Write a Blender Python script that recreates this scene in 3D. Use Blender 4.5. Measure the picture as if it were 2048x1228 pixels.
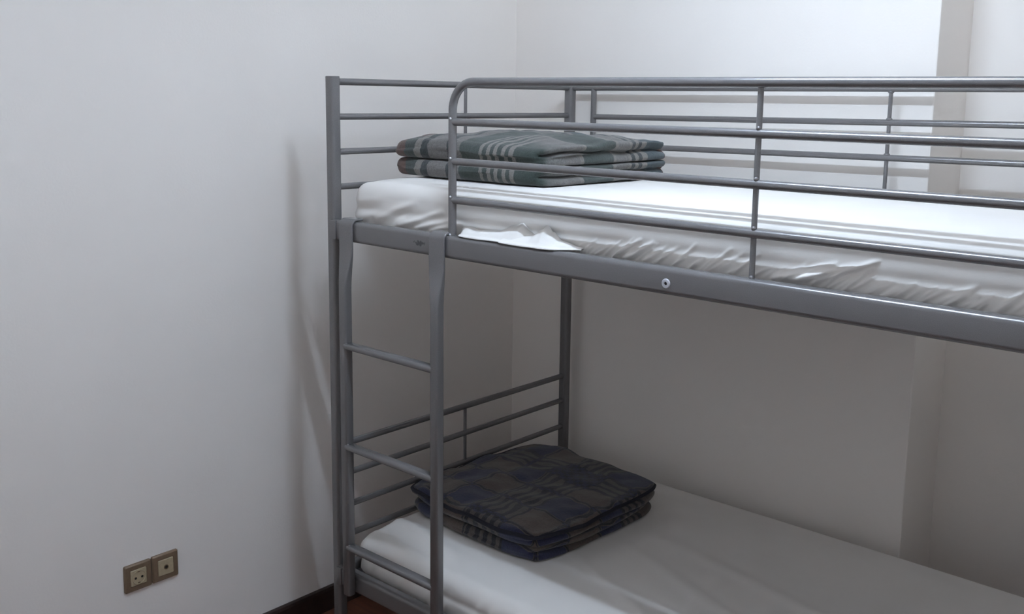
import bpy, bmesh, math, random
from mathutils import Vector, Matrix, noise

# ------------------------------------------------------------------ clear
for o in list(bpy.data.objects):
    bpy.data.objects.remove(o, do_unlink=True)
scene = bpy.context.scene
COL = scene.collection
DZ = -0.033                      # measured heights -> height above the floor
pi = math.pi

# ------------------------------------------------------------------ camera
cam_d = bpy.data.cameras.new('camera')
cam = bpy.data.objects.new('camera', cam_d)
COL.objects.link(cam)
yaw, pitch, roll = 0.71892, -0.156104, 0.014799
F = Vector((-math.sin(yaw) * math.cos(pitch), math.cos(yaw) * math.cos(pitch), math.sin(pitch)))
R0 = Vector((math.cos(yaw), math.sin(yaw), 0))
U0 = R0.cross(F)
Rv = R0 * math.cos(roll) + U0 * math.sin(roll)
Uv = -R0 * math.sin(roll) + U0 * math.cos(roll)
m = Matrix((Rv, Uv, -F)).transposed().to_4x4()
m.translation = Vector((1.99336, -1.53806, 1.54578 + DZ))
cam.matrix_world = m
cam_d.sensor_width = 36.0
cam_d.lens = 1998.96 / 2048 * 36.0
cam_d.shift_x = -35.8 / 2048
cam_d.shift_y = -104.74 / 2048
cam_d.clip_start = 0.05
scene.camera = cam

# ------------------------------------------------------------------ world, light, exposure
w = bpy.data.worlds.new('world')
scene.world = w
w.use_nodes = True
w.node_tree.nodes['Background'].inputs[0].default_value = (0.8, 0.85, 0.9, 1)
w.node_tree.nodes['Background'].inputs[1].default_value = 0.1

# the room's one lamp is a short tube hung under the ceiling, just above the frame; its builder is ceiling_tube_lamp() below
LAMP = (1.03, -0.285, 2.30 + DZ)
LAMP_LENGTH, LAMP_RADIUS = 0.56, 0.013
LAMP_STRENGTH = 144.0
LAMP_COLOR = (0.785, 0.952, 1.165)
scene.cycles.diffuse_bounces = 10
scene.cycles.max_bounces = 12

vs = scene.view_settings
vs.view_transform = 'Standard'
vs.look = 'None'
vs.exposure = 0.61
vs.gamma = 1.0
vs.use_curve_mapping = False

# ------------------------------------------------------------------ materials
def mat(name):
    mt = bpy.data.materials.new(name)
    mt.use_nodes = True
    nt = mt.node_tree
    return mt, nt, nt.nodes['Principled BSDF']

def N(nt, typ, **kw):
    n = nt.nodes.new(typ)
    for k, v in kw.items():
        if k.startswith('i_'):
            n.inputs[k[2:].replace('_', ' ')].default_value = v
        else:
            setattr(n, k, v)
    return n

def coords(nt, out='Object'):
    return N(nt, 'ShaderNodeTexCoord').outputs[out]

def add_bump(nt, b, src, strength, dist):
    bp = N(nt, 'ShaderNodeBump')
    bp.inputs['Strength'].default_value = strength
    bp.inputs['Distance'].default_value = dist
    nt.links.new(src, bp.inputs['Height'])
    nt.links.new(bp.outputs[0], b.inputs['Normal'])

def noise_tex(nt, vec, scale, detail=3.0, rough=0.5):
    n = N(nt, 'ShaderNodeTexNoise')
    n.inputs['Scale'].default_value = scale
    n.inputs['Detail'].default_value = detail
    n.inputs['Roughness'].default_value = rough
    nt.links.new(vec, n.inputs['Vector'])
    return n

def ramp(nt, fac, stops, interp='LINEAR'):
    r = N(nt, 'ShaderNodeValToRGB')
    cr = r.color_ramp
    cr.interpolation = interp
    while len(cr.elements) > 1:
        cr.elements.remove(cr.elements[-1])
    cr.elements[0].position = stops[0][0]
    cr.elements[0].color = (*stops[0][1], 1)
    for p_, c in stops[1:]:
        e = cr.elements.new(p_)
        e.color = (*c, 1)
    nt.links.new(fac, r.inputs['Fac'])
    return r

def m_wall():
    mt, nt, b = mat('white_wall_paint')
    co = coords(nt)
    n1 = noise_tex(nt, co, 3.0, 4)
    r = ramp(nt, n1.outputs['Fac'], [(0.3, (0.865, 0.822, 0.780)), (0.7, (0.882, 0.840, 0.798))])
    nt.links.new(r.outputs[0], b.inputs['Base Color'])
    b.inputs['Roughness'].default_value = 0.75
    b.inputs['Specular IOR Level'].default_value = 0.25
    n2 = noise_tex(nt, co, 160.0, 3)
    add_bump(nt, b, n2.outputs['Fac'], 0.12, 0.002)
    return mt

def m_wood(name, c1, c2, rough):
    mt, nt, b = mat(name)
    co = coords(nt)
    mp = N(nt, 'ShaderNodeMapping')
    mp.inputs['Scale'].default_value = (2.0, 18.0, 18.0)
    nt.links.new(co, mp.inputs['Vector'])
    n1 = noise_tex(nt, mp.outputs[0], 3.0, 6, 0.6)
    r = ramp(nt, n1.outputs['Fac'], [(0.3, c1), (0.7, c2)])
    nt.links.new(r.outputs[0], b.inputs['Base Color'])
    b.inputs['Roughness'].default_value = rough
    add_bump(nt, b, n1.outputs['Fac'], 0.1, 0.001)
    return mt

def m_metal():
    mt, nt, b = mat('silver_grey_powder_coat')
    co = coords(nt)
    n1 = noise_tex(nt, co, 900.0, 2)
    r = ramp(nt, n1.outputs['Fac'], [(0.35, (0.170, 0.164, 0.166)), (0.65, (0.206, 0.199, 0.202))])
    # a scuffed patch on the side beam beside the ladder
    sp = N(nt, 'ShaderNodeMapping')
    sp.inputs['Location'].default_value = (-0.333 * 45, 0.02 * 30, -(1.2165 + DZ) * 110)
    sp.inputs['Scale'].default_value = (45, 30, 110)
    nt.links.new(co, sp.inputs['Vector'])
    ln = N(nt, 'ShaderNodeVectorMath', operation='LENGTH')
    nt.links.new(sp.outputs[0], ln.inputs[0])
    n2 = noise_tex(nt, co, 160.0, 3)
    ad = N(nt, 'ShaderNodeMath', operation='MULTIPLY_ADD')
    nt.links.new(n2.outputs['Fac'], ad.inputs[0])
    ad.inputs[1].default_value = 2.2
    nt.links.new(ln.outputs['Value'], ad.inputs[2])
    lt = N(nt, 'ShaderNodeMapRange')
    lt.inputs['From Min'].default_value = 1.45
    lt.inputs['From Max'].default_value = 1.8
    nt.links.new(ad.outputs[0], lt.inputs['Value'])
    mx = N(nt, 'ShaderNodeMix', data_type='RGBA')
    nt.links.new(lt.outputs[0], mx.inputs['Factor'])
    mx.inputs['A'].default_value = (0.07, 0.07, 0.075, 1)
    nt.links.new(r.outputs[0], mx.inputs['B'])
    nt.links.new(mx.outputs['Result'], b.inputs['Base Color'])
    b.inputs['Metallic'].default_value = 0.35
    b.inputs['Roughness'].default_value = 0.26
    return mt

def m_sheet():
    mt, nt, b = mat('white_cotton_sheet')
    co = coords(nt)
    n1 = noise_tex(nt, co, 6.0, 4)
    r = ramp(nt, n1.outputs['Fac'], [(0.3, (0.755, 0.730, 0.700)), (0.7, (0.79, 0.765, 0.735))])
    nt.links.new(r.outputs[0], b.inputs['Base Color'])
    b.inputs['Roughness'].default_value = 0.85
    b.inputs['Specular IOR Level'].default_value = 0.2
    n2 = noise_tex(nt, co, 700.0, 2)
    add_bump(nt, b, n2.outputs['Fac'], 0.15, 0.001)
    return mt

def plain(name, col, rough=0.5, metal=0.0):
    mt, nt, b = mat(name)
    co = coords(nt)
    n1 = noise_tex(nt, co, 120.0, 3)
    r = ramp(nt, n1.outputs['Fac'], [(0.3, tuple(c * 0.92 for c in col)), (0.7, tuple(min(1, c * 1.06) for c in col))])
    nt.links.new(r.outputs[0], b.inputs['Base Color'])
    b.inputs['Roughness'].default_value = rough
    b.inputs['Metallic'].default_value = metal
    return mt

def plaid_setup(name, warp=0.040):
    """UVs in metres / 0.8, wobbled a little so that the woven edges look fuzzy"""
    mt, nt, b = mat(name)
    uv = N(nt, 'ShaderNodeUVMap')
    nz = noise_tex(nt, uv.outputs[0], 9.0, 2)
    nf = noise_tex(nt, uv.outputs[0], 240.0, 2)
    s1 = N(nt, 'ShaderNodeVectorMath', operation='MULTIPLY_ADD')
    nt.links.new(nz.outputs['Color'], s1.inputs[0])
    s1.inputs[1].default_value = (warp, warp, 0)
    nt.links.new(uv.outputs[0], s1.inputs[2])
    s2 = N(nt, 'ShaderNodeVectorMath', operation='MULTIPLY_ADD')
    nt.links.new(nf.outputs['Color'], s2.inputs[0])
    s2.inputs[1].default_value = (0.006, 0.006, 0)
    nt.links.new(s1.outputs[0], s2.inputs[2])
    s3 = N(nt, 'ShaderNodeVectorMath', operation='SUBTRACT')
    nt.links.new(s2.outputs[0], s3.inputs[0])
    s3.inputs[1].default_value = (warp / 2 + 0.003, warp / 2 + 0.003, 0)
    sx = N(nt, 'ShaderNodeSeparateXYZ')
    nt.links.new(s3.outputs[0], sx.inputs[0])
    b.inputs['Roughness'].default_value = 0.95
    b.inputs['Specular IOR Level'].default_value = 0.1
    b.inputs['Sheen Weight'].default_value = 0.25
    b.inputs['Sheen Roughness'].default_value = 0.6
    co = coords(nt)
    fz = noise_tex(nt, co, 260.0, 5, 0.75)
    fz2 = noise_tex(nt, co, 90.0, 4, 0.7)
    return mt, nt, b, sx, fz, fz2

def stops_from(seq, scale=0.8):
    out = []
    for x_, c in seq:
        out.append((max(0.0, x_ / scale), c))
    return out

def finish_plaid(nt, b, col, fz, fz2):
    hv = N(nt, 'ShaderNodeMapRange')
    hv.inputs['From Min'].default_value = 0.25
    hv.inputs['From Max'].default_value = 0.75
    hv.inputs['To Min'].default_value = 0.55
    hv.inputs['To Max'].default_value = 1.45
    nt.links.new(fz.outputs['Fac'], hv.inputs['Value'])
    sc = N(nt, 'ShaderNodeVectorMath', operation='SCALE')
    nt.links.new(col, sc.inputs[0])
    nt.links.new(hv.outputs[0], sc.inputs['Scale'])
    nt.links.new(sc.outputs[0], b.inputs['Base Color'])
    ad = N(nt, 'ShaderNodeMath', operation='ADD')
    nt.links.new(fz.outputs['Fac'], ad.inputs[0])
    nt.links.new(fz2.outputs['Fac'], ad.inputs[1])
    add_bump(nt, b, ad.outputs[0], 0.5, 0.004)

def m_blanket_green():
    mt, nt, b, sx, fz, fz2 = plaid_setup('green_grey_plaid_wool')
    G = (0.026, 0.037, 0.031); D = (0.020, 0.026, 0.026); L = (0.160, 0.147, 0.133)
    g = (0.122, 0.114, 0.107); Br = (0.085, 0.040, 0.028); T = (0.025, 0.043, 0.050)
    o_ = 0.015
    xs = [(0, Br), (0.080 + o_, G), (0.125 + o_, L), (0.145 + o_, D), (0.167 + o_, g), (0.232 + o_, D), (0.252 + o_, g), (0.283 + o_, G), (0.348 + o_, L)]
    x_ = 0.357 + o_
    for k in range(4):
        xs += [(x_, G), (x_ + 0.014, L)]
        x_ += 0.0265
    xs += [(x_, G), (0.60, D), (0.66, g), (0.74, D)]
    ys = [(0, D), (0.035, g), (0.178, L), (0.188, G), (0.297, L), (0.312, g), (0.36, L), (0.375, D), (0.39, L), (0.405, D), (0.42, L), (0.445, T), (0.54, Br), (0.62, G)]
    rx = ramp(nt, sx.outputs['X'], stops_from(xs), 'CONSTANT')
    ry = ramp(nt, sx.outputs['Y'], stops_from(ys), 'CONSTANT')
    mx = N(nt, 'ShaderNodeMix', data_type='RGBA')
    # folds facing the short sides show the other set of stripes
    geo = N(nt, 'ShaderNodeAttribute', attribute_name='warp')
    nt.links.new(geo.outputs['Fac'], mx.inputs['Factor'])
    nt.links.new(rx.outputs[0], mx.inputs['A'])
    nt.links.new(ry.outputs[0], mx.inputs['B'])
    finish_plaid(nt, b, mx.outputs['Result'], fz, fz2)
    return mt

def m_blanket_navy():
    mt, nt, b, sx, fz, fz2 = plaid_setup('navy_brown_check_wool', 0.065)
    # 0 / 1: the two kinds of cell, 0.5: woven line between cells
    def seq(s):
        return stops_from([(x_, (v, v, v)) for x_, v in s])
    A, B_, C_ = 0.0, 1.0, 0.2
    P_ = 0.5
    def border(x):
        return [(x, P_), (x + 0.004, C_), (x + 0.010, P_)]
    xs = [(0, A)] + border(0.083) + [(0.097, B_)] + border(0.181) + [(0.195, A)] + border(0.283)
    x_ = 0.297
    for k in range(4):
        xs += [(x_, C_), (x_ + 0.014, P_)]
        x_ += 0.029
    xs += [(x_, C_), (x_ + 0.012, B_)] + border(0.52) + [(0.534, A)]
    ys = [(0, B_)] + border(0.058) + [(0.072, A)] + border(0.163) + [(0.177, B_)] + border(0.275) + [(0.29, A), (0.37, C_)]
    for y_ in (0.384, 0.412, 0.440):
        ys += [(y_, P_), (y_ + 0.014, C_)]
    ys += [(0.467, B_)] + border(0.553) + [(0.567, A)]
    rx = ramp(nt, sx.outputs['X'], seq(xs), 'CONSTANT')
    ry = ramp(nt, sx.outputs['Y'], seq(ys), 'CONSTANT')
    df = N(nt, 'ShaderNodeMath', operation='SUBTRACT')
    nt.links.new(rx.outputs[0], df.inputs[0])
    nt.links.new(ry.outputs[0], df.inputs[1])
    ab = N(nt, 'ShaderNodeMath', operation='ABSOLUTE')
    nt.links.new(df.outputs[0], ab.inputs[0])
    navy = (0.019, 0.021, 0.055); brown = (0.082, 0.060, 0.050); line = (0.013, 0.012, 0.018); pale = (0.072, 0.061, 0.056)
    cr = ramp(nt, ab.outputs[0], [(0.0, navy), (0.15, line), (0.30, pale), (0.65, line), (0.85, brown)], 'CONSTANT')
    finish_plaid(nt, b, cr.outputs[0], fz, fz2)
    return mt

M_WALL = m_wall()
M_CEIL = plain('white_ceiling_paint', (0.855, 0.825, 0.80), 0.8)
M_FLOOR = m_wood('reddish_brown_wood_floor', (0.085, 0.030, 0.018), (0.15, 0.056, 0.032), 0.4)
M_BASE = m_wood('dark_brown_wood', (0.02, 0.011, 0.009), (0.036, 0.018, 0.014), 0.5)
M_METAL = m_metal()
M_SHEET = m_sheet()
M_GREEN = m_blanket_green()
M_NAVY = m_blanket_navy()
M_BIND = plain('black_blanket_binding', (0.012, 0.012, 0.02), 0.9)
M_BRONZE = plain('bronze_socket_plate', (0.19, 0.13, 0.082), 0.5, 0.15)
M_CREAM = plain('cream_socket_plastic', (0.44, 0.36, 0.24), 0.4)
M_HOLE = plain('dark_socket_hole', (0.02, 0.016, 0.013), 0.6)
M_SCREW = plain('pale_screw_cap', (0.5, 0.5, 0.53), 0.4, 0.1)
M_WELD_GLINT = plain('weld_bead_painted_glint', (0.75, 0.75, 0.78), 0.25, 0.4)  # near-white colour paints in the specular highlight on each grey weld bead
M_SLAT = plain('metal_mesh_grey', (0.2, 0.2, 0.22), 0.5, 0.3)

# ------------------------------------------------------------------ helpers
def obj(name, bm, material, parent=None, smooth=True, angle=40):
    me = bpy.data.meshes.new(name)
    bmesh.ops.recalc_face_normals(bm, faces=bm.faces)
    bm.to_mesh(me)
    bm.free()
    me.materials.append(material)
    if smooth:
        me.shade_smooth()
        me.set_sharp_from_angle(angle=math.radians(angle))
    o = bpy.data.objects.new(name, me)
    COL.objects.link(o)
    if parent is not None:
        o.parent = parent
    return o

def empty(name, parent=None, loc=(0, 0, 0)):
    o = bpy.data.objects.new(name, None)
    o.empty_display_size = 0.1
    COL.objects.link(o)
    o.location = loc
    if parent is not None:
        o.parent = parent
    return o

def tag(o, label, cat, group=None):
    o['label'] = label
    o['category'] = cat
    if group:
        o['group'] = group
    return o

def struct(o):
    o['kind'] = 'structure'
    return o

def box(bm, x0, x1, y0, y1, z0, z1, bev=0.0, seg=2):
    r = bmesh.ops.create_cube(bm, size=1.0)
    vs_ = r['verts']
    for v in vs_:
        v.co = Vector(((x0 + x1) / 2 + v.co.x * (x1 - x0), (y0 + y1) / 2 + v.co.y * (y1 - y0), (z0 + z1) / 2 + v.co.z * (z1 - z0)))
    if bev > 0:
        es = list({e for v in vs_ for e in v.link_edges})
        bmesh.ops.bevel(bm, geom=es, offset=bev, segments=seg, profile=0.5, affect='EDGES')

def rrect(wx, wy, r, seg=4):
    pts = []
    for cx, cy, a0 in ((1, 1, 0), (-1, 1, 90), (-1, -1, 180), (1, -1, 270)):
        for k in range(seg + 1):
            a = math.radians(a0 + 90 * k / seg)
            pts.append((cx * (wx / 2 - r) + r * math.cos(a), cy * (wy / 2 - r) + r * math.sin(a)))
    return pts

def loft(bm, rings, close=True):
    """rings: list of lists of points, each the same length"""
    vr = [[bm.verts.new(p_) for p_ in ring] for ring in rings]
    n = len(vr[0])
    for a, b_ in zip(vr[:-1], vr[1:]):
        for i in range(n):
            j = (i + 1) % n
            bm.faces.new((a[i], a[j], b_[j], b_[i]))
    if close:
        bm.faces.new(vr[0])
        bm.faces.new(list(reversed(vr[-1])))
    return vr

def prism(bm, prof, axis, a0, a1, c, bev=0.0015):
    """profile extruded along an axis; c = centre in the two other axes"""
    def put(p_, a, s=1.0):
        u, v = c[0] + p_[0] * s, c[1] + p_[1] * s
        return {'x': (a, u, v), 'y': (u, a, v), 'z': (u, v, a)}[axis]
    wmax = max(abs(p_[0]) for p_ in prof)
    s = 1 - bev / wmax
    loft(bm, [[put(p_, a0, s) for p_ in prof], [put(p_, a0 + bev) for p_ in prof], [put(p_, a1 - bev) for p_ in prof], [put(p_, a1, s) for p_ in prof]])

def tube(bm, pts, r, n=16):
    pts = [Vector(p_) for p_ in pts]
    rings = []
    t0 = (pts[1] - pts[0]).normalized()
    up = Vector((0, 0, 1)) if abs(t0.z) < 0.9 else Vector((0, 1, 0))
    nrm = (up - t0 * up.dot(t0)).normalized()
    for i, p_ in enumerate(pts):
        if i == 0:
            t = t0
        elif i == len(pts) - 1:
            t = (pts[-1] - pts[-2]).normalized()
        else:
            t = ((pts[i] - pts[i - 1]).normalized() + (pts[i + 1] - pts[i]).normalized()).normalized()
        nrm = (nrm - t * nrm.dot(t)).normalized()
        bn = t.cross(nrm)
        rings.append([p_ + (nrm * math.cos(2 * pi * k / n) + bn * math.sin(2 * pi * k / n)) * r for k in range(n)])
    loft(bm, rings)

def bead(bm, c, r, s=(1, 1, 1)):
    res = bmesh.ops.create_icosphere(bm, subdivisions=2, radius=r)
    for v in res['verts']:
        v.co = Vector((c[0] + v.co.x * s[0], c[1] + v.co.y * s[1], c[2] + v.co.z * s[2]))

def Z(z):
    return z + DZ

# ------------------------------------------------------------------ the room
XL, YB, YR, XP = -0.276, 0.970, 1.200, 1.104
XR, YF, ZC = 2.20, -2.10, 2.42

bm = bmesh.new()
box(bm, XL - 0.1, XR + 0.1, YF - 0.1, YR + 0.1, -0.08, 0)
struct(obj('floor', bm, M_FLOOR, smooth=False))
bm = bmesh.new()
box(bm, XL - 0.1, XR + 0.1, YF - 0.1, YR + 0.1, ZC, ZC + 0.1)
struct(obj('ceiling', bm, M_CEIL, smooth=False))
bm = bmesh.new()
box(bm, XL - 0.1, XL, YF - 0.1, YR + 0.1, 0, ZC)
struct(obj('wall_left', bm, M_WALL, smooth=False))
# back wall: the left stretch stands proud of the recess at the right
bm = bmesh.new()
pl = [(XL, YB), (XP - 0.004, YB), (XP - 0.001, YB + 0.001), (XP, YB + 0.004), (XP, YR), (XR, YR), (XR, YR + 0.1), (XL, YR + 0.1)]
loft(bm, [[(x_, y_, 0) for x_, y_ in pl], [(x_, y_, ZC) for x_, y_ in pl]])
struct(obj('wall_back', bm, M_WALL, smooth=False))
bm = bmesh.new()
box(bm, XR, XR + 0.1, YF - 0.1, YR + 0.1, 0, ZC)
struct(obj('wall_right', bm, M_WALL, smooth=False))
bm = bmesh.new()
box(bm, XL, XR, YF - 0.1, YF, 0, ZC)
struct(obj('wall_front', bm, M_WALL, smooth=False))

def baseboard(name, pts2, nrm):
    """a moulded skirting along a line on the floor"""
    prof = [(0, 0), (0.012, 0), (0.012, 0.062), (0.009, 0.070), (0.004, 0.073), (0, 0.073)]
    b_ = bmesh.new()
    loft(b_, [[(p_[0] + nrm[0] * d, p_[1] + nrm[1] * d, h) for d, h in prof] for p_ in pts2])
    return struct(obj(name, b_, M_BASE, smooth=False))

baseboard('baseboard_left', [(XL, YF), (XL, YB)], (1, 0))
baseboard('baseboard_back', [(XL + 0.012, YB), (XP, YB)], (0, -1))
baseboard('baseboard_recess', [(XP, YR), (XR, YR)], (0, -1))

# ------------------------------------------------------------------ the lamp
def ceiling_tube_lamp():
    t = tag(empty('ceiling_lamp', None, LAMP), 'short white tube lamp hung under the ceiling over the bunk', 'lamp')
    h = LAMP_LENGTH / 2
    mt = bpy.data.materials.new('glowing_tube')
    mt.use_nodes = True
    nt = mt.node_tree
    e = nt.nodes.new('ShaderNodeEmission')
    e.inputs['Color'].default_value = (*LAMP_COLOR, 1)
    e.inputs['Strength'].default_value = LAMP_STRENGTH
    nt.links.new(e.outputs[0], nt.nodes['Material Output'].inputs['Surface'])
    nt.nodes.remove(nt.nodes['Principled BSDF'])
    b_ = bmesh.new()
    tube(b_, [(-h, 0, 0), (h, 0, 0)], LAMP_RADIUS, 12)
    obj('glass_tube', b_, mt, t)
    for sgn in (-1, 1):
        b_ = bmesh.new()
        tube(b_, [(sgn * (h + 0.001), 0, 0), (sgn * (h + 0.03), 0, 0)], 0.016, 16)
        tube(b_, [(sgn * (h + 0.02), 0, 0.01), (sgn * (h + 0.02), 0, ZC - LAMP[2])], 0.004, 10)
        obj('holder', b_, M_CEIL, t)
ceiling_tube_lamp()

# ------------------------------------------------------------------ sockets on the left wall
def socket(name, yc, zc, kind, label):
    t = tag(empty(name, None, (XL, yc, zc)), label, 'socket', None)
    b_ = bmesh.new()
    h = 0.0352
    # bevelled square frame: outer edge on the wall, proud face, opening
    def sq(s, x_):
        return [(x_, s * p_[0], s * p_[1]) for p_ in rrect(2, 2, 0.10, 3)]
    loft(b_, [sq(h, 0.0), sq(h, 0.005), sq(h - 0.003, 0.0085), sq(0.0215, 0.0085), sq(0.0205, 0.003)], close=False)
    obj('frame', b_, M_BRONZE, t, angle=30)
    b_ = bmesh.new()
    loft(b_, [sq(0.0207, 0.002), sq(0.0207, 0.0085), sq(0.0195, 0.0098)], close=True)
    ins = obj('insert', b_, M_CREAM, t, angle=30)
    def disc(y_, z_, r_, x0_, x1_):
        b2 = bmesh.new()
        loft(b2, [[(x_, y_ + r_ * math.cos(2 * pi * k / 20), z_ + r_ * math.sin(2 * pi * k / 20)) for k in range(20)] for x_ in (x0_, x1_)])
        return b2
    if kind == 'power':
        b_ = bmesh.new()          # round rim of the recess
        rim = []
        for rr, x_ in ((0.0185, 0.0097), (0.0180, 0.0112), (0.0168, 0.0112), (0.0162, 0.0097)):
            rim.append([(x_, rr * math.cos(2 * pi * k / 32), rr * math.sin(2 * pi * k / 32)) for k in range(32)])
        loft(b_, rim, close=False)
        obj('rim', b_, M_CREAM, ins)
        for s in (-1, 1):
            obj('pin_hole', disc(s * 0.0085, -0.001, 0.0031, 0.0085, 0.0102), M_HOLE, ins)
        for s in (-1, 1):
            b_ = bmesh.new()
            box(b_, 0.0088, 0.0106, -0.003, 0.003, s * 0.0145 - 0.0016, s * 0.0145 + 0.0016, 0.0005, 1)
            obj('earth_clip', b_, M_BRONZE, ins)
    else:
        b_ = bmesh.new()
        rim = []
        for rr, x_ in ((0.0062, 0.0097), (0.0060, 0.0118), (0.0042, 0.0118), (0.0040, 0.0097)):
            rim.append([(x_, rr * math.cos(2 * pi * k / 24), rr * math.sin(2 * pi * k / 24)) for k in range(24)])
        loft(b_, rim, close=False)
        obj('jack_ring', b_, M_BRONZE, ins)
        obj('jack_hole', disc(0, 0, 0.0042, 0.0085, 0.0103), M_HOLE, ins)
    return t

socket('power_socket', -0.4163, Z(0.3515), 'power', 'bronze framed power socket with two pin holes, lower one on left wall')
socket('aerial_socket', -0.3437, Z(0.3525), 'aerial', 'bronze framed aerial socket with a single round hole, beside power socket')

# ------------------------------------------------------------------ the bunk bed
L, W, H = 2.0, 0.92, 1.59
bed = tag(empty('bunk_bed'), 'grey metal bunk bed with ladder and guard rails in the corner', 'bunk bed')
PW, PD = 0.030, 0.028
for px in (0, L):
    for py in (0, W):
        bm = bmesh.new()
        prism(bm, rrect(PW, PD, 0.008, 5), 'z', 0.0, Z(H), (px, py), 0.0012)
        obj('post', bm, M_METAL, bed)

# end panels: four tubes above and four below, one thin spindle each
zu = [1.5769, 1.4919, 1.4062, 1.3194]
zl = [0.6515, 0.5701, 0.4818, 0.4000]
for ex in (0, L):
    for name, zs, ysp in (('headboard', zu, 0.458), ('headboard', zl, 0.462)):
        hb = empty(name, bed)
        for k, z_ in enumerate(zs):
            bm = bmesh.new()
            tube(bm, [(ex, PD / 2 - 0.004, Z(z_)), (ex, W - PD / 2 + 0.004, Z(z_))], 0.0086 if k == 0 else 0.0080, 16)
            sx_ = 1 if ex == 0 else -1
            bead(bm, (ex + sx_ * 0.005, PD / 2 + 0.001, Z(z_ + 0.006)), 0.0035)
            obj('rail', bm, M_METAL, hb)
        bm = bmesh.new()
        tube(bm, [(ex, ysp, Z(zs[0])), (ex, ysp, Z(zs[-1]))], 0.0048, 12)
        obj('spindle', bm, M_METAL, hb)

# front guard rail: thick tube bent down at its left end, three bars, thin spindles
GX = 0.418
front = empty('guard_rail', bed)
r_ = 0.062
path = [(GX, 0, Z(1.240)), (GX, 0, Z(1.5763 - r_))]
for k in range(1, 13):
    a = pi - (pi / 2) * k / 12
    path.append((GX + r_ + r_ * math.cos(a), 0, Z(1.5763 - r_) + r_ * math.sin(a)))
path.append((L - PW / 2 + 0.003, 0, Z(1.5763)))
bm = bmesh.new()
tube(bm, path, 0.0092, 20)
obj('handrail', bm, M_METAL, front)
for z_ in (1.4902, 1.4043, 1.3197):
    bm = bmesh.new()
    tube(bm, [(GX + 0.004, 0, Z(z_)), (L - PW / 2 + 0.003, 0, Z(z_))], 0.0083, 18)
    obj('bar', bm, M_METAL, front)
    bm = bmesh.new()
    bead(bm, (GX + 0.002, -0.0085, Z(z_ + 0.0078)), 0.0026)
    obj('weld_bead', bm, M_WELD_GLINT, front)
bm = bmesh.new()
bead(bm, (GX + 0.002, -0.0095, Z(1.2435)), 0.0028)
obj('weld_bead', bm, M_WELD_GLINT, front)
for x_ in (1.158, 1.79):
    bm = bmesh.new()
    tube(bm, [(x_, 0.002, Z(1.240)), (x_, 0.002, Z(1.5763))], 0.0052, 12)
    for z_ in (1.2425, 1.3197 + 0.009, 1.4043 + 0.009, 1.4902 + 0.009):
        bead(bm, (x_ + 0.002, -0.003, Z(z_)), 0.0045)
    obj('spindle', bm, M_METAL, front)

# back guard rail runs post to post; its bars start at an inner upright
back = empty('guard_rail', bed)
bm = bmesh.new()
tube(bm, [(PW / 2 - 0.003, W, Z(1.5769)), (L - PW / 2 + 0.003, W, Z(1.5845))], 0.0090, 18)
obj('handrail', bm, M_METAL, back)
for z0, z1 in ((1.4895, 1.5040), (1.4035, 1.4160), (1.3180, 1.3280)):
    bm = bmesh.new()
    tube(bm, [(0.093, W, Z(z0)), (1.91, W, Z(z1))], 0.0081, 18)
    obj('bar', bm, M_METAL, back)
for x_, rr in ((0.093, 0.0088), (1.0155, 0.0050), (1.91, 0.0088)):
    bm = bmesh.new()
    tube(bm, [(x_, W, Z(1.225)), (x_, W, Z(1.578))], rr, 14)
    if rr < 0.006:
        for z_ in (1.572, 1.497 + 0.008, 1.410 + 0.008):
            bead(bm, (x_, W, Z(z_)), 0.008, (1, 0.9, 0.6))
    obj('upright' if rr > 0.006 else 'spindle', bm, M_METAL, back)

# side and end beams of both bunks
for zt, zb in ((1.242, 1.191), (0.332, 0.281)):
    hc = (zt + zb) / 2
    for cy in (-0.005, W + 0.005):
        bm = bmesh.new()
        prism(bm, rrect(0.030, zt - zb, 0.0095, 6), 'x', PW / 2 - 0.002, L - PW / 2 + 0.002, (cy, Z(hc)), 0.001)
        obj('side_beam', bm, M_METAL, bed)
    for cx in (0.0, L):
        bm = bmesh.new()
        prism(bm, rrect(0.024, 0.036, 0.007, 4), 'y', PD / 2 - 0.002, W - PD / 2 + 0.002, (cx, Z(zt - 0.026)), 0.001)
        obj('end_beam', bm, M_METAL, bed)
    # sprung steel base under the mattress
    bm = bmesh.new()
    for k in range(9):
        y_ = 0.06 + k * 0.1
        box(bm, 0.012, L - 0.012, y_ - 0.012, y_ + 0.012, Z(zt - 0.037), Z(zt - 0.0335))
    for k in range(19):
        x_ = 0.07 + k * 0.103
        box(bm, x_ - 0.012, x_ + 0.012, 0.008, W - 0.008, Z(zt - 0.0335), Z(zt - 0.0305))
    obj('mattress_base', bm, M_SLAT, bed, smooth=False)
    # pressed bracket between post and beam at the ladder corner
    for px in (0.022, L - 0.022):
        bm = bmesh.new()
        box(bm, px - 0.010, px + 0.010, -0.0235, -0.016, Z(zb + 0.002), Z(zt - 0.001), 0.002, 2)
        obj('bracket', bm, M_METAL, bed)

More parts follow.
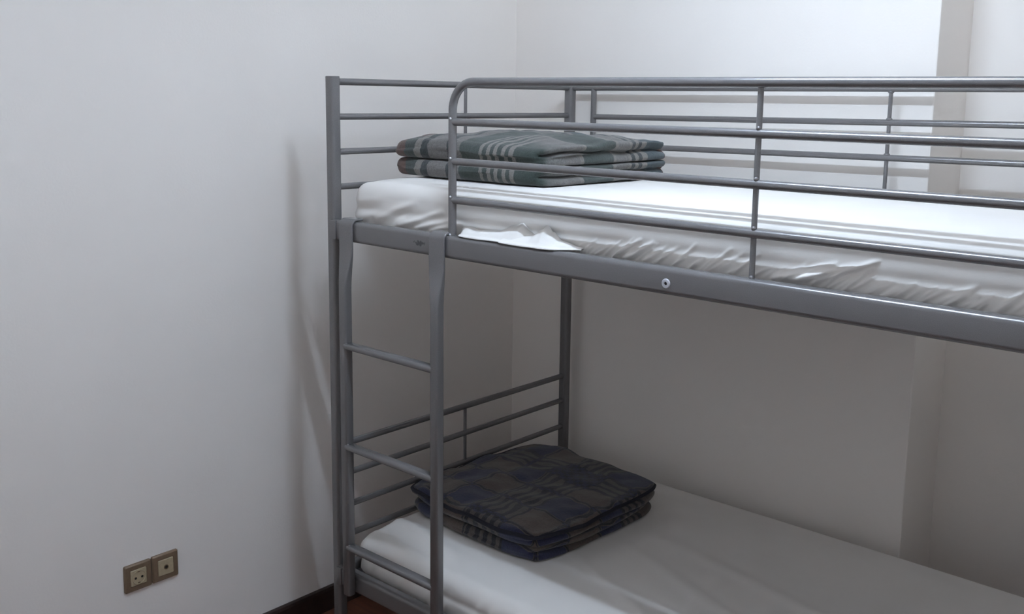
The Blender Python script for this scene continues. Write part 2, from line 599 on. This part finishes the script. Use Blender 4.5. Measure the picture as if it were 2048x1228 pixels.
# pale screw cap on the upper front beam
bm = bmesh.new()
rings = []
for rr, d in ((0.0092, 0.0), (0.0092, 0.0012), (0.0078, 0.0026), (0.0036, 0.0029), (0.0031, 0.0012)):
    rings.append([(0.997 + rr * math.cos(2 * pi * k / 28), -0.0198 - d, Z(1.213) + rr * math.sin(2 * pi * k / 28)) for k in range(28)])
loft(bm, rings)
sc_ = obj('screw_cap', bm, M_SCREW, bed)
sc_['label'] = 'pale round screw cap on the upper front beam'
bm = bmesh.new()
loft(bm, [[(0.997 + 0.0030 * math.cos(2 * pi * k / 6), y_, Z(1.213) + 0.0030 * math.sin(2 * pi * k / 6)) for k in range(6)] for y_ in (-0.0208, -0.0216)])
obj('hex_recess', bm, M_HOLE, sc_, smooth=False)

# ladder hooked over the front beam: flattened hook tops, square stiles, oval rungs
lad = empty('ladder', bed)
def stile(xs_, xt):
    b_ = bmesh.new()
    n = 5
    def sec(cx, cy, wx, wy, r, z_):
        return [(cx + p_[0], cy + p_[1], Z(z_)) for p_ in rrect(wx, wy, r, n)]
    rings_ = []
    rings_.append(sec(xt, -0.0335, 0.024, 0.022, 0.006, 0.283))
    rings_.append(sec(xt, -0.0335, 0.0262, 0.0245, 0.0065, 0.285))
    rings_.append(sec(xt, -0.0335, 0.0262, 0.0245, 0.0065, 1.075))
    for k in range(1, 11):        # crimped flat towards the hook
        f = k / 10
        g = f * f * (3 - 2 * f)
        rings_.append(sec(xt + (xs_ - xt) * g, -0.0335 + (0.0335 - 0.0245) * g, 0.0262 + (0.049 - 0.0262) * g, 0.0245 + (0.006 - 0.0245) * g,
                          0.0065 + (0.0022 - 0.0065) * g, 1.075 + 0.105 * f))
    rings_.append(sec(xs_, -0.0243, 0.049, 0.0055, 0.002, 1.232))
    # bend of the hook over the top of the beam
    def hook(cy, cz, ang):
        # ang 0: strap vertical in front, 90: strap lies flat on top
        d = Vector((0, math.sin(ang), math.cos(ang)))      # strap direction
        nn = Vector((0, -math.cos(ang), math.sin(ang)))    # outward
        out = []
        for p_ in rrect(0.049, 0.0055, 0.002, n):
            q = Vector((xs_ + p_[0], cy, Z(cz))) - nn * p_[1]
            out.append(tuple(q))
        return out
    cyc, czc, rad = -0.0105, 1.2325, 0.0135
    for k in range(1, 7):
        a = (pi / 2) * k / 6
        rings_.append(hook(cyc - rad * math.cos(a), czc + rad * math.sin(a), a))
    rings_.append(hook(0.008, czc + rad, pi / 2))
    loft(b_, rings_)
    return obj('stile', b_, M_METAL, lad, angle=50)
stile(0.075, 0.080)
stile(0.394, 0.4035)
for z_ in (0.9375, 0.6795, 0.4135):
    bm = bmesh.new()
    prof = rrect(0.026, 0.017, 0.0075, 5)
    prism(bm, prof, 'x', 0.085, 0.398, (-0.0345, Z(z_)), 0.001)
    bead(bm, (0.0945, -0.043, Z(z_ + 0.007)), 0.0035)
    obj('rung', bm, M_METAL, lad)

# ------------------------------------------------------------------ soft things: slab with rounded rim
def slab(nx, ny, hx, hy, kx, ring_fn, top_fn, uvscale=0.8, bias=0.0):
    """closed cushion. (a,b) grid over the top, rings from the rim down.
    ring_fn(j, P, n, s) -> list of (outward, z) along the rim; top_fn(x,y) -> z. Returns bm with UV + warp."""
    b_ = bmesh.new()
    uvl = b_.loops.layers.uv.new('UVMap')
    info = {}
    def plan(a, c):
        return Vector((hx * a * (1 - kx * abs(c) ** 6), hy * c * (1 - kx * abs(a) ** 6)))
    def spread(i, n):
        t = -1 + 2 * i / n
        return t * (1 - bias) + bias * math.sin(t * pi / 2)
    grid = [[None] * (ny + 1) for _ in range(nx + 1)]
    for i in range(nx + 1):
        for j in range(ny + 1):
            P = plan(spread(i, nx), spread(j, ny))
            v = b_.verts.new((P.x, P.y, top_fn(P.x, P.y)))
            info[v] = (P.x, P.y)
            grid[i][j] = v
    for i in range(nx):
        for j in range(ny):
            b_.faces.new((grid[i][j], grid[i + 1][j], grid[i + 1][j + 1], grid[i][j + 1]))
    per = [grid[i][0] for i in range(nx)] + [grid[nx][j] for j in range(ny)] + [grid[i][ny] for i in range(nx, 0, -1)] + [grid[0][j] for j in range(ny, 0, -1)]
    n = len(per)
    base = [Vector(v.co) for v in per]
    nr = []
    for k in range(n):
        d = base[(k + 1) % n] - base[k - 1]
        nr.append(Vector((d.y, -d.x, 0)).normalized())
    for _ in range(3):
        nr = [(nr[k - 1] + nr[k] * 2 + nr[(k + 1) % n]).normalized() for k in range(n)]
    prev = per
    rims = [ring_fn(base[k], nr[k]) for k in range(n)]
    cnt = len(rims[0])
    for s in range(cnt):
        cur = []
        for k in range(n):
            o_, z_ = rims[k][s][0], rims[k][s][1]
            P = base[k] + nr[k] * o_
            v = b_.verts.new((P.x, P.y, z_))
            arc = rims[k][s][2]
            info[v] = (base[k].x + nr[k].x * arc, base[k].y + nr[k].y * arc)
            cur.append(v)
        for k in range(n):
            q = (k + 1) % n
            b_.faces.new((prev[q], prev[k], cur[k], cur[q]))
        prev = cur
    b_.faces.new(prev)
    for f in b_.faces:
        for lp in f.loops:
            u_, v_ = info[lp.vert]
            lp[uvl].uv = ((u_ + hx + 0.06) / uvscale, (v_ + hy + 0.06) / uvscale)
    return b_, per, nr, rims

def smooth01(a, b_, x):
    t = min(1, max(0, (x - a) / (b_ - a)))
    return t * t * (3 - 2 * t)

# ------------------------------------------------------------------ mattresses in fitted sheets
def ridge_fn(ridges):
    def f(x, z):
        h = 0.0
        for (x1, z1, x2, z2, wd, ht) in ridges:
            if x < min(x1, x2) - 0.03 or x > max(x1, x2) + 0.03:
                continue
            dx, dz = x2 - x1, z2 - z1
            l2 = dx * dx + dz * dz
            t = ((x - x1) * dx + (z - z1) * dz) / l2
            tc = min(1, max(0, t))
            ex, ez = x - (x1 + dx * tc), z - (z1 + dz * tc)
            d2 = ex * ex + ez * ez
            taper = math.sin(pi * (0.12 + 0.80 * tc)) ** 0.8
            h += ht * taper * math.exp(-d2 / (wd * wd))
        return h
    return f

def mattress(label, zbot, ztop, ridges, seed, top_extra, nx=360):
    x0, x1, y0, y1 = 0.024, 1.972, 0.028, 0.895
    cx, cy = (x0 + x1) / 2, (y0 + y1) / 2
    r = 0.032
    hx, hy = (x1 - x0) / 2 - r, (y1 - y0) / 2 - r
    rf = ridge_fn(ridges)
    def top(x, y):
        X, Y = x + cx, y + cy
        a, b_ = abs(x) / hx, abs(y) / hy
        z = ztop - 0.006 * smooth01(0.80, 1.0, b_) - 0.006 * smooth01(0.93, 1.0, a)
        z += 0.0016 * noise.noise(Vector((X * 3, Y * 5, seed)))
        return Z(z + top_extra(X, Y))
    def ring(P, n):
        out = []
        X, Y = P.x + cx, P.y + cy
        zt = P.z
        zb = Z(zbot)
        for k in range(1, 9):
            a = (pi / 2) * k / 8
            out.append([r * math.sin(a), zt - r * (1 - math.cos(a)), r * a])
        zs = zt - r
        m_ = 36
        for k in range(1, m_ + 1):
            f = k / m_
            out.append([r, zs + (zb + 0.012 - zs) * f, r * pi / 2 + (zs - zb) * f])
        out.append([r - 0.006, zb + 0.002, r * 2.5 + zs - zb])
        out.append([r - 0.02, zb, r * 3 + zs - zb])
        side = 1 if (n.y < -0.6) else 0
        endl = 1 if n.x < -0.6 else 0
        for q in out:
            f = smooth01(zt - 0.008, zt - 0.045, q[1])
            wx = X if side else Y * 0.9 + 5
            bulge = 0.004 * math.sin(pi * min(1, max(0, (zt - q[1]) / max(1e-5, zt - zb))))
            q[0] += bulge
            q[0] += f * 0.0010 * noise.noise(Vector((wx * 9, q[1] * 30, seed + 3)))
            # soft horizontal hollow where the elastic pulls in
            q[0] -= f * 0.0030 * math.exp(-((q[1] - (zb + 0.055)) / 0.010) ** 2)
            if side:
                q[0] += f * rf(X, q[1] - DZ)
            if endl:
                q[0] += f * 0.003 * math.sin(Y * 60 + q[1] * 80 + 2 * noise.noise(Vector((Y * 4, q[1] * 10, seed))))
        return out
    b_, per, nr, rims = slab(nx, 70, hx, hy, 0.008, ring, top, bias=0.05)
    root = tag(empty('mattress', None, (cx, cy, Z(zbot))), label, 'mattress')
    bmesh.ops.translate(b_, verts=b_.verts, vec=(0, 0, -Z(zbot)))
    obj('fitted_sheet', b_, M_SHEET, root, angle=80)
    return root, cx, cy

rnd = random.Random(7)
ridg = []
# wrinkles left of the guard rail
for (a, b_, c, d, wd, ht) in ((0.06, 1.245, 0.17, 1.275, 0.010, 0.004), (0.13, 1.250, 0.27, 1.300, 0.010, 0.006), (0.22, 1.243, 0.36, 1.285, 0.007, 0.006),
                              (0.27, 1.240, 0.39, 1.270, 0.006, 0.005), (0.32, 1.240, 0.42, 1.262, 0.006, 0.005), (0.05, 1.29, 0.16, 1.300, 0.012, 0.003),
                              (0.18, 1.225, 0.24, 1.262, 0.012, 0.006)):
    ridg.append((a, b_, c, d, wd, ht))
x_ = 0.76
while x_ < 1.95:
    ln = rnd.uniform(0.028, 0.062)
    ridg.append((x_, 1.236 + rnd.uniform(-0.004, 0.004), x_ + ln, 1.240 + ln * rnd.uniform(0.55, 0.85), rnd.uniform(0.0028, 0.0042), rnd.uniform(0.0018, 0.0045)))
    x_ += rnd.uniform(0.012, 0.045)
x_ = 0.74
while x_ < 1.62:      # thin crisp pleats where the elastic gathers the cloth
    ln = rnd.uniform(0.018, 0.05)
    ridg.append((x_, 1.234 + rnd.uniform(0.0, 0.006), x_ + ln, 1.238 + ln * rnd.uniform(0.6, 1.0), rnd.uniform(0.0017, 0.0026), rnd.uniform(0.0018, 0.0034)))
    x_ += rnd.uniform(0.012, 0.038)
for (a, b_, c, d, wd, ht) in ((0.845, 1.24, 0.905, 1.279, 0.004, 0.009), (0.875, 1.24, 0.935, 1.276, 0.005, 0.009), (1.19, 1.243, 1.30, 1.280, 0.005, 0.011),
                              (1.22, 1.244, 1.33, 1.280, 0.005, 0.012), (1.26, 1.244, 1.37, 1.294, 0.004, 0.008), (1.235, 1.248, 1.295, 1.270, 0.008, 0.011)):
    ridg.append((a, b_, c, d, wd, ht))

def up_extra(X, Y):
    # long soft creases along the front edge
    return 0.0016 * math.sin(X * 2.2 + 40 * (Y - 0.03)) * smooth01(0.22, 0.05, Y)
mat_u, mcx, mcy = mattress('thin mattress in white fitted sheet on the upper bunk, behind guard rail', 1.214, 1.343, ridg, 1.0, up_extra, 820)

ridl = []
x_ = 0.1
while x_ < 1.9:
    ln = rnd.uniform(0.03, 0.07)
    ridl.append((x_, 0.325, x_ + ln * 0.6, 0.33 + ln, rnd.uniform(0.006, 0.010), rnd.uniform(0.002, 0.004)))
    x_ += rnd.uniform(0.04, 0.12)
def lo_extra(X, Y):
    z = 0.0
    # shallow drag lines that run from the blanket towards the far right, and a few at the left end
    for (a, b_, c, d, wd, ht) in ((0.60, 0.45, 1.50, 0.12, 0.020, 0.006), (0.62, 0.55, 1.60, 0.36, 0.022, 0.0055), (0.50, 0.33, 1.15, 0.05, 0.016, 0.006),
                                  (0.46, 0.20, 0.62, 0.03, 0.012, 0.004), (0.03, 0.17, 0.30, 0.11, 0.014, 0.009), (0.03, 0.085, 0.28, 0.045, 0.012, 0.007),
                                  (0.25, 0.16, 0.42, 0.04, 0.010, 0.003)):
        dx, dy = c - a, d - b_
        t = ((X - a) * dx + (Y - b_) * dy) / (dx * dx + dy * dy)
        tc = min(1, max(0, t))
        e = (X - a - dx * tc) ** 2 + (Y - b_ - dy * tc) ** 2
        z += ht * math.exp(-e / (wd * wd)) * math.sin(pi * (0.15 + 0.7 * tc))
    return z
mat_l, _, _ = mattress('thin mattress in white fitted sheet on the lower bunk, half in shade', 0.302, 0.416, ridl, 5.0, lo_extra)

# loose hem of the upper sheet pulled out over the beam
def hem(xa, xb, top_pts, bot_pts, seed, yoff=0.0, nx=70, nt_=14):
    def interp(pts, x):
        for (x0, z0), (x1, z1) in zip(pts[:-1], pts[1:]):
            if x <= x1:
                t = (x - x0) / (x1 - x0)
                t = t * t * (3 - 2 * t)
                return z0 + (z1 - z0) * t
        return pts[-1][1]
    b_ = bmesh.new()
    g = []
    for i in range(nx + 1):
        x = xa + (xb - xa) * i / nx
        zt, zb = interp(top_pts, x), interp(bot_pts, x)
        fade = smooth01(0, 0.05, i / nx) * smooth01(1, 0.9, i / nx)
        row = []
        for j in range(nt_ + 1):
            t = j / nt_
            # from the mattress side, out over the beam's top, a little down its face
            if t < 0.75:
                s = t / 0.75
                y = 0.0225 - yoff - 0.0305 * s ** 0.8
                z = zt + (1.2465 - zt) * s ** 0.9 + 0.003 * math.sin(pi * s)
                z = max(z, 1.2455)
            else:
                s = (t - 0.75) / 0.25
                y = -0.008 - yoff - 0.0065 * math.sin(s * pi / 2)
                z = 1.2465 + (zb - 1.2465) * (1 - math.cos(s * pi / 2))
            z += 0.0025 * fade * (1 - abs(2 * t - 1)) * noise.noise(Vector((x * 38, t * 3, seed)))
            ends = smooth01(0, 0.10, i / nx) * smooth01(1, 0.72, i / nx)
            y = 0.0225 + (y - 0.0225) * (0.25 + 0.75 * ends)
            y -= 0.0022 * fade * t * (1 + noise.noise(Vector((x * 30, 4.0, seed))))
            row.append(b_.verts.new((x - mcx, y - mcy, z - 1.214)))
        g.append(row)
    for i in range(nx):
        for j in range(nt_):
            b_.faces.new((g[i][j], g[i + 1][j], g[i + 1][j + 1], g[i][j + 1]))
    o = obj('loose_hem', b_, M_SHEET, mat_u, angle=80)
    so = o.modifiers.new('thick', 'SOLIDIFY')
    so.thickness = 0.0015
    so.offset = 0
    return o

hem(0.432, 0.652, [(0.432, 1.258), (0.455, 1.262), (0.48, 1.257), (0.54, 1.262), (0.585, 1.276), (0.608, 1.284), (0.630, 1.268), (0.652, 1.252)],
    [(0.432, 1.2440), (0.50, 1.2425), (0.56, 1.2440), (0.652, 1.2440)], 2.0)
hem(0.556, 0.772, [(0.556, 1.2475), (0.60, 1.254), (0.645, 1.264), (0.664, 1.276), (0.678, 1.287), (0.694, 1.274), (0.72, 1.258), (0.772, 1.2475)],
    [(0.556, 1.2440), (0.62, 1.2415), (0.69, 1.2425), (0.772, 1.2450)], 6.0, 0.003)

# ------------------------------------------------------------------ folded blankets
def fold_half(name, parent, hx, hy, z0, z1, seed, mat_, wave, split, topdome, edge_noise, kx=0.045):
    """one folded half of a blanket: smooth bolster at the front fold, split into two lips at the open side"""
    t = z1 - z0
    r = t / 2
    def top(x, y):
        a, b_ = x / hx, y / hy
        d = max(abs(a), abs(b_))
        z = z1 + topdome * (1 - a ** 4) * (1 - abs(b_) ** 3)
        z += wave * noise.noise(Vector((x * 9, y * 9, seed))) + wave * 0.5 * noise.noise(Vector((x * 22, y * 22, seed + 7)))
        z -= 0.10 * t * smooth01(0.86, 1.0, d)
        return z
    def ring(P, n):
        out = []
        zt = P.z
        wsp = smooth01(0.35, 0.8, n.x) * split
        en = edge_noise * noise.noise(Vector((P.x * 7, P.y * 7, seed + 11)))
        en2 = edge_noise * noise.noise(Vector((P.x * 9, P.y * 9, seed + 21)))
        sag = 0.14 * t * noise.noise(Vector((P.x * 8, P.y * 8, seed + 31)))
        ths = pi / 2 + 0.45 * noise.noise(Vector((P.x * 4, P.y * 7, seed + 41)))
        m_ = 22
        for k in range(1, m_ + 1):
            th = pi * k / m_
            one = r * math.sin(th) ** 0.75
            tq = th / ths * pi / 2 if th < ths else pi / 2 + (th - ths) / (pi - ths) * pi / 2
            two = r * (0.40 + 0.75 * abs(math.sin(2 * tq)) ** 0.6) if 0.04 < k / m_ < 0.97 else r * 0.3
            gap = math.exp(-((th - ths) / 0.12) ** 2)
            o_ = one * (1 - wsp) + two * wsp - gap * wsp * r * 0.55
            o_ += (en if th < pi / 2 else en2)* math.sin(th)
            zz = (zt + z0) / 2 + (zt - z0) / 2 * math.cos(th) + sag * math.sin(th)
            out.append([o_, zz, r * th])
        return out
    b_, per, nr, rims = slab(72, 72, hx - r, hy - r, kx, ring, top, bias=0.45)
    o = obj(name, b_, mat_, parent, angle=80)
    me = o.data
    at = me.attributes.new('warp', 'FLOAT', 'POINT')
    for v in me.vertices:
        P = v.co
        a, b2 = P.x / hx, P.y / hy
        k = smooth01(-0.16, 0.16, (a - (-b2)) * 0.5 - 0.02 + 0.1 * noise.noise(Vector((P.x * 14, P.y * 14, seed + 50))))
        fr = smooth01(0.82, 0.94, -b2) * smooth01(0.985, 0.93, a)
        at.data[v.index].value = min(1, max(0, k * (1 - fr)))
    return o, rims

bl_u = tag(empty('folded_blanket', None, (0.280, 0.42, Z(1.345))), 'folded green and grey plaid blanket on the upper bunk', 'blanket')
fold_half('folded_layer', bl_u, 0.262, 0.262, 0.001, 0.045, 3.1, M_GREEN, 0.002, 0.9, 0.0, 0.009)
fold_half('folded_layer', bl_u, 0.262, 0.260, 0.046, 0.090, 8.4, M_GREEN, 0.009, 1.0, 0.020, 0.013)

bl_l = tag(empty('folded_blanket', None, (0.278, 0.455, Z(0.4185))), 'folded navy and brown checked blanket on the lower bunk', 'blanket')
fold_half('folded_layer', bl_l, 0.250, 0.262, 0.001, 0.036, 13.1, M_NAVY, 0.001, 0.9, 0.0, 0.010, 0.085)
uf, rims = fold_half('folded_layer', bl_l, 0.252, 0.265, 0.038, 0.076, 18.4, M_NAVY, 0.011, 0.6, 0.007, 0.015, 0.075)
me = uf.data
bl_l.rotation_euler = (0, 0, math.radians(-2.5))
# dark overlocked binding along the lip of the top fold
nper = 4 * 72
base_i = 73 * 73
ringk = 7
bm = bmesh.new()
loop = [me.vertices[base_i + ringk * nper + k].co.copy() for k in range(nper)]
loop = loop[::2]
rr_ = 0.0055
rings = []
for k in range(len(loop)):
    t = (loop[(k + 1) % len(loop)] - loop[k - 1]).normalized()
    nz = Vector((0, 0, 1))
    bn = t.cross(nz).normalized()
    rings.append([loop[k] + (nz * math.cos(2 * pi * q / 8) + bn * math.sin(2 * pi * q / 8)) * rr_ for q in range(8)])
rings.append(rings[0])
loft(bm, rings, close=False)
bmesh.ops.remove_doubles(bm, verts=bm.verts, dist=1e-5)
bd = obj('edge_binding', bm, M_BIND, bl_l)
bd['label'] = 'black edge binding'
